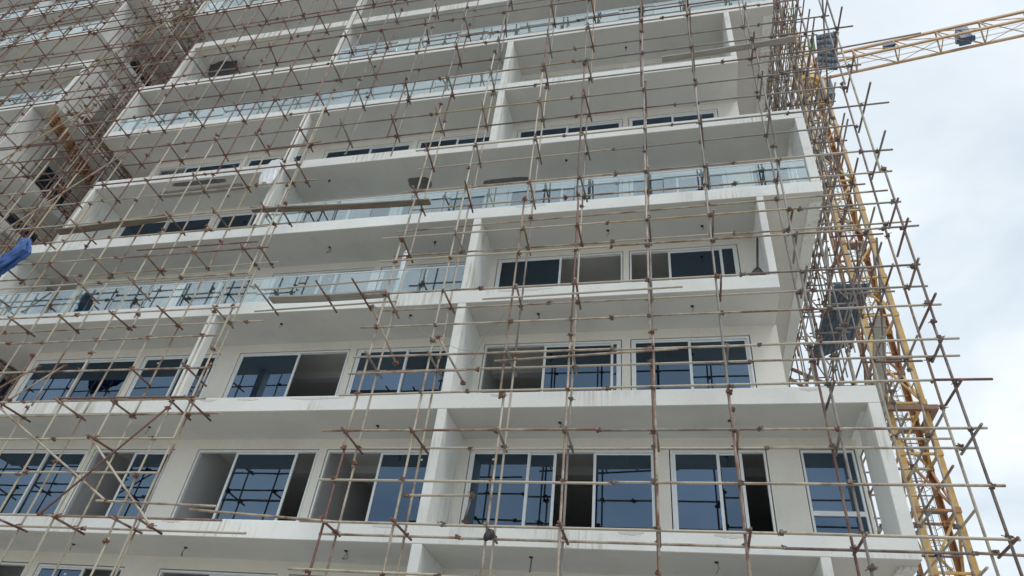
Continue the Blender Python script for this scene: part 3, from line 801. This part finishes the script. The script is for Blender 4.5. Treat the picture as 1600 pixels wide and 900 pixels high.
# ------------------------------------------------------------------ things on the scaffold and balconies
def plank(a, b, w, th, mt, label, name='plank', group=None):
    a = Vector(a); b = Vector(b); d = (b - a).normalized(); n = Vector((-d.y, d.x, 0)).normalized(); up = d.cross(n)
    if up.z < 0: up = -up
    m_ = MB(); seg = 10; rows = []
    L = (b - a).length
    for i in range(seg + 1):
        t = i / seg; sag = -0.035 * math.sin(math.pi * t) * L / 4
        c = a.lerp(b, t) + up * sag
        rows.append([c - n * w / 2, c + n * w / 2, c + n * w / 2 + up * th, c - n * w / 2 + up * th])
    for r0, r1 in zip(rows[:-1], rows[1:]):
        for j in range(4):
            k = (j + 1) % 4; m_.quad([r0[j], r0[k], r1[k], r1[j]])
    m_.quad(rows[0][::-1]); m_.quad(rows[-1])
    return tag(put(name, m_.mesh(name, mt)), label, 'plank', group)
plank((-19.4, 12.5, 13.86), (-15.3, 12.45, 14.06), 0.26, 0.045, M_wood, 'brown plank lying on scaffold tubes near the blue tarpaulin')
plank((-12.25, 12.42, 14.02), (-6.5, 12.55, 13.84), 0.22, 0.045, M_wood, 'long bowed brown plank spanning the scaffold in front of the middle glass balustrade')
plank((-10.45, 12.62, 10.56), (-7.05, 12.62, 10.56), 0.28, 0.05, M_woodg, 'grey plank on three short tubes below the lower left glass balustrade')
plank((-18.0, 14.0, 17.02), (-14.6, 13.95, 17.04), 0.24, 0.045, M_woodg, 'grey board held under the slab edge above the brown plank')
plank((0.2, 12.6, 19.62), (4.2, 12.6, 19.85), 0.2, 0.05, M_woodg, 'pale board on the scaffold near the top right corner of the block')
plank((4.55, 17.0, 12.86), (4.85, 17.0, 15.12), 0.28, 0.05, M_woodg, 'upright tan board among tubes of the right side scaffold')
plank((5.25, 19.0, 8.4), (5.75, 17.0, 12.4), 0.34, 0.05, M_woodg, 'tan board leaning low in the right side scaffold below the dark sheet')
plank((-25.4, 14.2, 23.3), (-25.4, 20.6, 23.4), 0.35, 0.05, M_wood, 'upper dark brown plank in the gap scaffold')

def sheet(corners, mt, name, label, cat, nu=14, nv=14, wav=0.06, th=0.01):
    a, b, c, d = [Vector(x) for x in corners]     # a-b top, d-c bottom
    nrm = (b - a).cross(d - a).normalized()
    m_ = MB(); P = []
    for j in range(nv + 1):
        v = j / nv; row = []
        for i in range(nu + 1):
            u = i / nu
            p = a.lerp(b, u).lerp(d.lerp(c, u), v)
            row.append(p + nrm * wav * (math.sin(u * 9 + v * 2.3) * 0.6 + math.sin(v * 7 + u * 5) * 0.4))
        P.append(row)
    for j in range(nv):
        for i in range(nu): m_.quad([P[j][i], P[j][i + 1], P[j + 1][i + 1], P[j + 1][i]])
    o = put(name, m_.mesh(name, mt)); s_ = o.modifiers.new('thickness', 'SOLIDIFY'); s_.thickness = th
    for p in o.data.polygons: p.use_smooth = True
    return tag(o, label, cat)
sheet([(5.1, 18.0, 14.48), (6.08, 18.0, 14.44), (5.65, 19.6, 13.3), (4.2, 19.6, 12.6)], M_net, 'dark_sheet', 'dark blue grey sheet slung in the right side scaffold beside the crane mast', 'sheet', 8, 8, 0.03)
sheet([(6.1, 16.0, 25.3), (6.9, 16.0, 25.35), (6.5, 16.2, 23.1), (5.9, 16.2, 23.4)], M_net, 'dark_sheet', 'dark blue netting hung high on the right side scaffold by the jib root', 'sheet', 6, 6, 0.025)
sheet([(5.75, 16.05, 25.1), (6.02, 16.05, 25.2), (5.95, 16.1, 24.2), (5.7, 16.1, 24.3)], M_green, 'green_netting', 'small green netting scrap high on the right side scaffold', 'netting', 8, 8, 0.02)

def blob(name, loc, size, mt, label, cat, rough=0.25, seed=1, tilt=0.0, sub_=4):
    import bmesh
    bm = bmesh.new(); bmesh.ops.create_icosphere(bm, subdivisions=sub_, radius=1.0)
    rnd = random.Random(seed); ph = [(rnd.uniform(1.5, 4), rnd.uniform(1.5, 4), rnd.uniform(1.5, 4), rnd.uniform(0, 6)) for _ in range(7)]
    for v in bm.verts:
        n = sum(math.sin(v.co.x * a + v.co.y * b + v.co.z * c + d) for a, b, c, d in ph) / 7
        n2 = sum(math.sin(v.co.x * a * 3 + v.co.y * b * 3 + v.co.z * c * 3 + d * 2) for a, b, c, d in ph) / 7
        v.co *= 1 + rough * n * 1.6 + rough * 0.5 * n2
        v.co = Vector((v.co.x * size[0], v.co.y * size[1], v.co.z * size[2]))
    me = bpy.data.meshes.new(name); bm.to_mesh(me); bm.free(); me.materials.append(mt)
    for p in me.polygons: p.use_smooth = True
    o = put(name, me); o.location = loc; o.rotation_euler = (0, tilt, 0)
    return tag(o, label, cat)
sheet([(-26.1, 13.5, 23.0), (-26.1, 16.7, 22.2), (-26.1, 16.7, 21.55), (-26.1, 13.5, 22.3)], M_chute, 'formwork_board', 'orange brown formwork board against the far left block in the gap', 'board', 8, 4, 0.01, 0.03)
# blue tarpaulin bundled over the left scaffold tubes
tp = MB(); P = []
path = [(-20.05, 12.1, 13.22), (-19.65, 12.0, 12.95), (-19.4, 11.95, 12.5), (-19.7, 11.95, 12.1), (-20.2, 12.0, 11.8), (-20.9, 12.05, 11.4)]
rad = [0.07, 0.20, 0.26, 0.28, 0.29, 0.29]
n = 28; pts = []
for i in range(len(path) - 1):
    for j in range(6):
        t = j / 6; pts.append((Vector(path[i]).lerp(Vector(path[i + 1]), t), rad[i] * (1 - t) + rad[i + 1] * t))
pts.append((Vector(path[-1]), rad[-1]))
for i, (c, r_) in enumerate(pts):
    d = (pts[min(i + 1, len(pts) - 1)][0] - pts[max(i - 1, 0)][0]).normalized(); a = d.cross(Vector((0, 1, 0))).normalized(); e = d.cross(a)
    ring = []
    for j in range(n):
        th = 2 * math.pi * j / n
        rr = r_ * (1 + 0.17 * math.sin(5 * th + 0.25 * i) + 0.10 * math.sin(9 * th - 0.6 * i) + 0.06 * math.sin(i * 1.7 + 2 * th))
        rr *= 1 + 0.09 * math.sin(13 * th + 1.3 * i) * math.sin(0.9 * i + th) + random.uniform(-0.05, 0.05)
        ring.append(c + a * rr * math.cos(th) + e * rr * 0.55 * math.sin(th))
    P.append(ring)
for i in range(len(P) - 1):
    for j in range(n):
        k = (j + 1) % n; tp.quad([P[i][j], P[i][k], P[i + 1][k], P[i + 1][j]])
tp.quad(P[0][::-1]); tp.quad(P[-1])
tarp = put('blue_tarpaulin', tp.mesh('blue_tarpaulin', M_tarp))
for p in tarp.data.polygons: p.use_smooth = True
tag(tarp, 'blue tarpaulin bundled over the scaffold tubes at the left edge', 'tarpaulin')

sheet([(-20.4, 14.3, 27.0), (-19.0, 14.3, 26.9), (-18.3, 14.3, 25.3), (-19.9, 14.3, 25.4)], M_sack, 'dark_sheet', 'dark stained sheet hung at the upper left end of the block beside the gap', 'sheet')
blob('dark_sack', (-7.08, 14.1, 12.1), (0.26, 0.2, 0.42), M_sack, 'dark sack standing on the balcony behind the lower glass balustrade', 'sack', 0.12, 5)
blob('black_bag', (-3.43, 12.12, 4.26), (0.085, 0.07, 0.11), M_dark, 'small black plastic bag tied to a scaffold pole near the bottom', 'bag', 0.3, 9, 0.4)

t = thing('white_pipe', 'white plastic drain pipe standing at the balcony edge beside the dark sack', 'pipe', (-7.42, 13.72, 11.25))
b = MB(); b.bar((-7.42, 13.72, 11.25), (-7.42, 13.72, 12.95), 0.10, 20); put('pipe_body', b.mesh('pipe_body', M_film), t)
b = MB(); b.bar((-7.42, 13.72, 12.96), (-7.42, 13.72, 13.08), 0.118, 20, r2=0.06); put('pipe_cap', b.mesh('pipe_cap', M_film), t)

# plastic film tied round the top of the fin wall
m_ = MB(); P = []
for j in range(15):
    v = j / 14; row = []
    for i in range(25):
        th = 2 * math.pi * i / 24
        r_ = (0.19 + 0.05 * math.sin(4 * th + 3 * v) + 0.03 * math.sin(9 * th)) * (0.7 + 0.5 * math.sin(v * 2.6))
        row.append(Vector((-12.95 + 1.15 * r_ * math.cos(th) - 0.22 * v * (1 - v), 13.2 + 0.35 * r_ * math.sin(th), 17.35 - 1.25 * v + 0.1 * math.sin(3 * th) * v)))
    P.append(row)
for j in range(14):
    for i in range(24): m_.quad([P[j][i], P[j][i + 1], P[j + 1][i + 1], P[j + 1][i]])
m_.quad(P[0][::-1][:-1]); m_.quad(P[-1][:-1])
o = put('plastic_film', m_.mesh('plastic_film', M_film))
for p in o.data.polygons: p.use_smooth = True
tag(o, 'crumpled white plastic film tied to the dividing wall above the middle balustrade', 'plastic film')

# shovel leaning at the right end of the balcony
t = thing('shovel', 'dark long-handled shovel leaning on the dividing wall at the right balcony end', 'shovel', (2.18, 13.62, Zb(2) + T))
z = Zb(2) + T
b = MB(); b.bar((2.2, 13.66, z + 0.42), (2.37, 13.95, z + 1.75), 0.03, 8); b.bar((2.30, 13.95, z + 1.75), (2.44, 13.95, z + 1.75), 0.018, 8); put('handle', b.mesh('handle', M_dark), t)
b = MB(); n = 8
for i in range(n):
    def rowp(i_):
        v = i_ / n; w = 0.06 + 0.14 * min(1, v * 1.7); y = 13.66 - 0.07 * v
        return [Vector((2.2 - 0.05 * v + w * u, y + 0.035 * (u * u), z + 0.44 - 0.43 * v)) for u in (-1, -0.5, 0, 0.5, 1)]
    r0, r1 = rowp(i), rowp(i + 1)
    for j in range(4): b.quad([r0[j], r0[j + 1], r1[j + 1], r1[j]])
o = put('blade', b.mesh('blade', M_dark), t); s_ = o.modifiers.new('thickness', 'SOLIDIFY'); s_.thickness = 0.006

# ropes and wires tied across the scaffold
def rope(pts, r, label):
    b = MB(); q = [Vector(p) for p in pts]; out_ = []
    for i in range(len(q) - 1):
        for j in range(8): out_.append(q[i].lerp(q[i + 1], j / 8) + Vector((0, 0, -0.10 * math.sin(math.pi * j / 8))))
    out_.append(q[-1]); b.path(out_, r, 5)
    tag(put('rope', b.mesh('rope', M_woodg), None), label, 'rope')
rope([(-5.95, 12.15, 9.3), (-5.2, 12.2, 8.75), (-4.3, 12.6, 8.65), (-3.6, 12.9, 8.95)], 0.005, 'thin pale rope slack between scaffold poles before the middle dividing wall')
rope([(-3.55, 12.18, 9.75), (-4.3, 12.7, 9.2), (-4.75, 13.3, 8.8)], 0.005, 'thin pale rope tied from a scaffold pole to the open window')
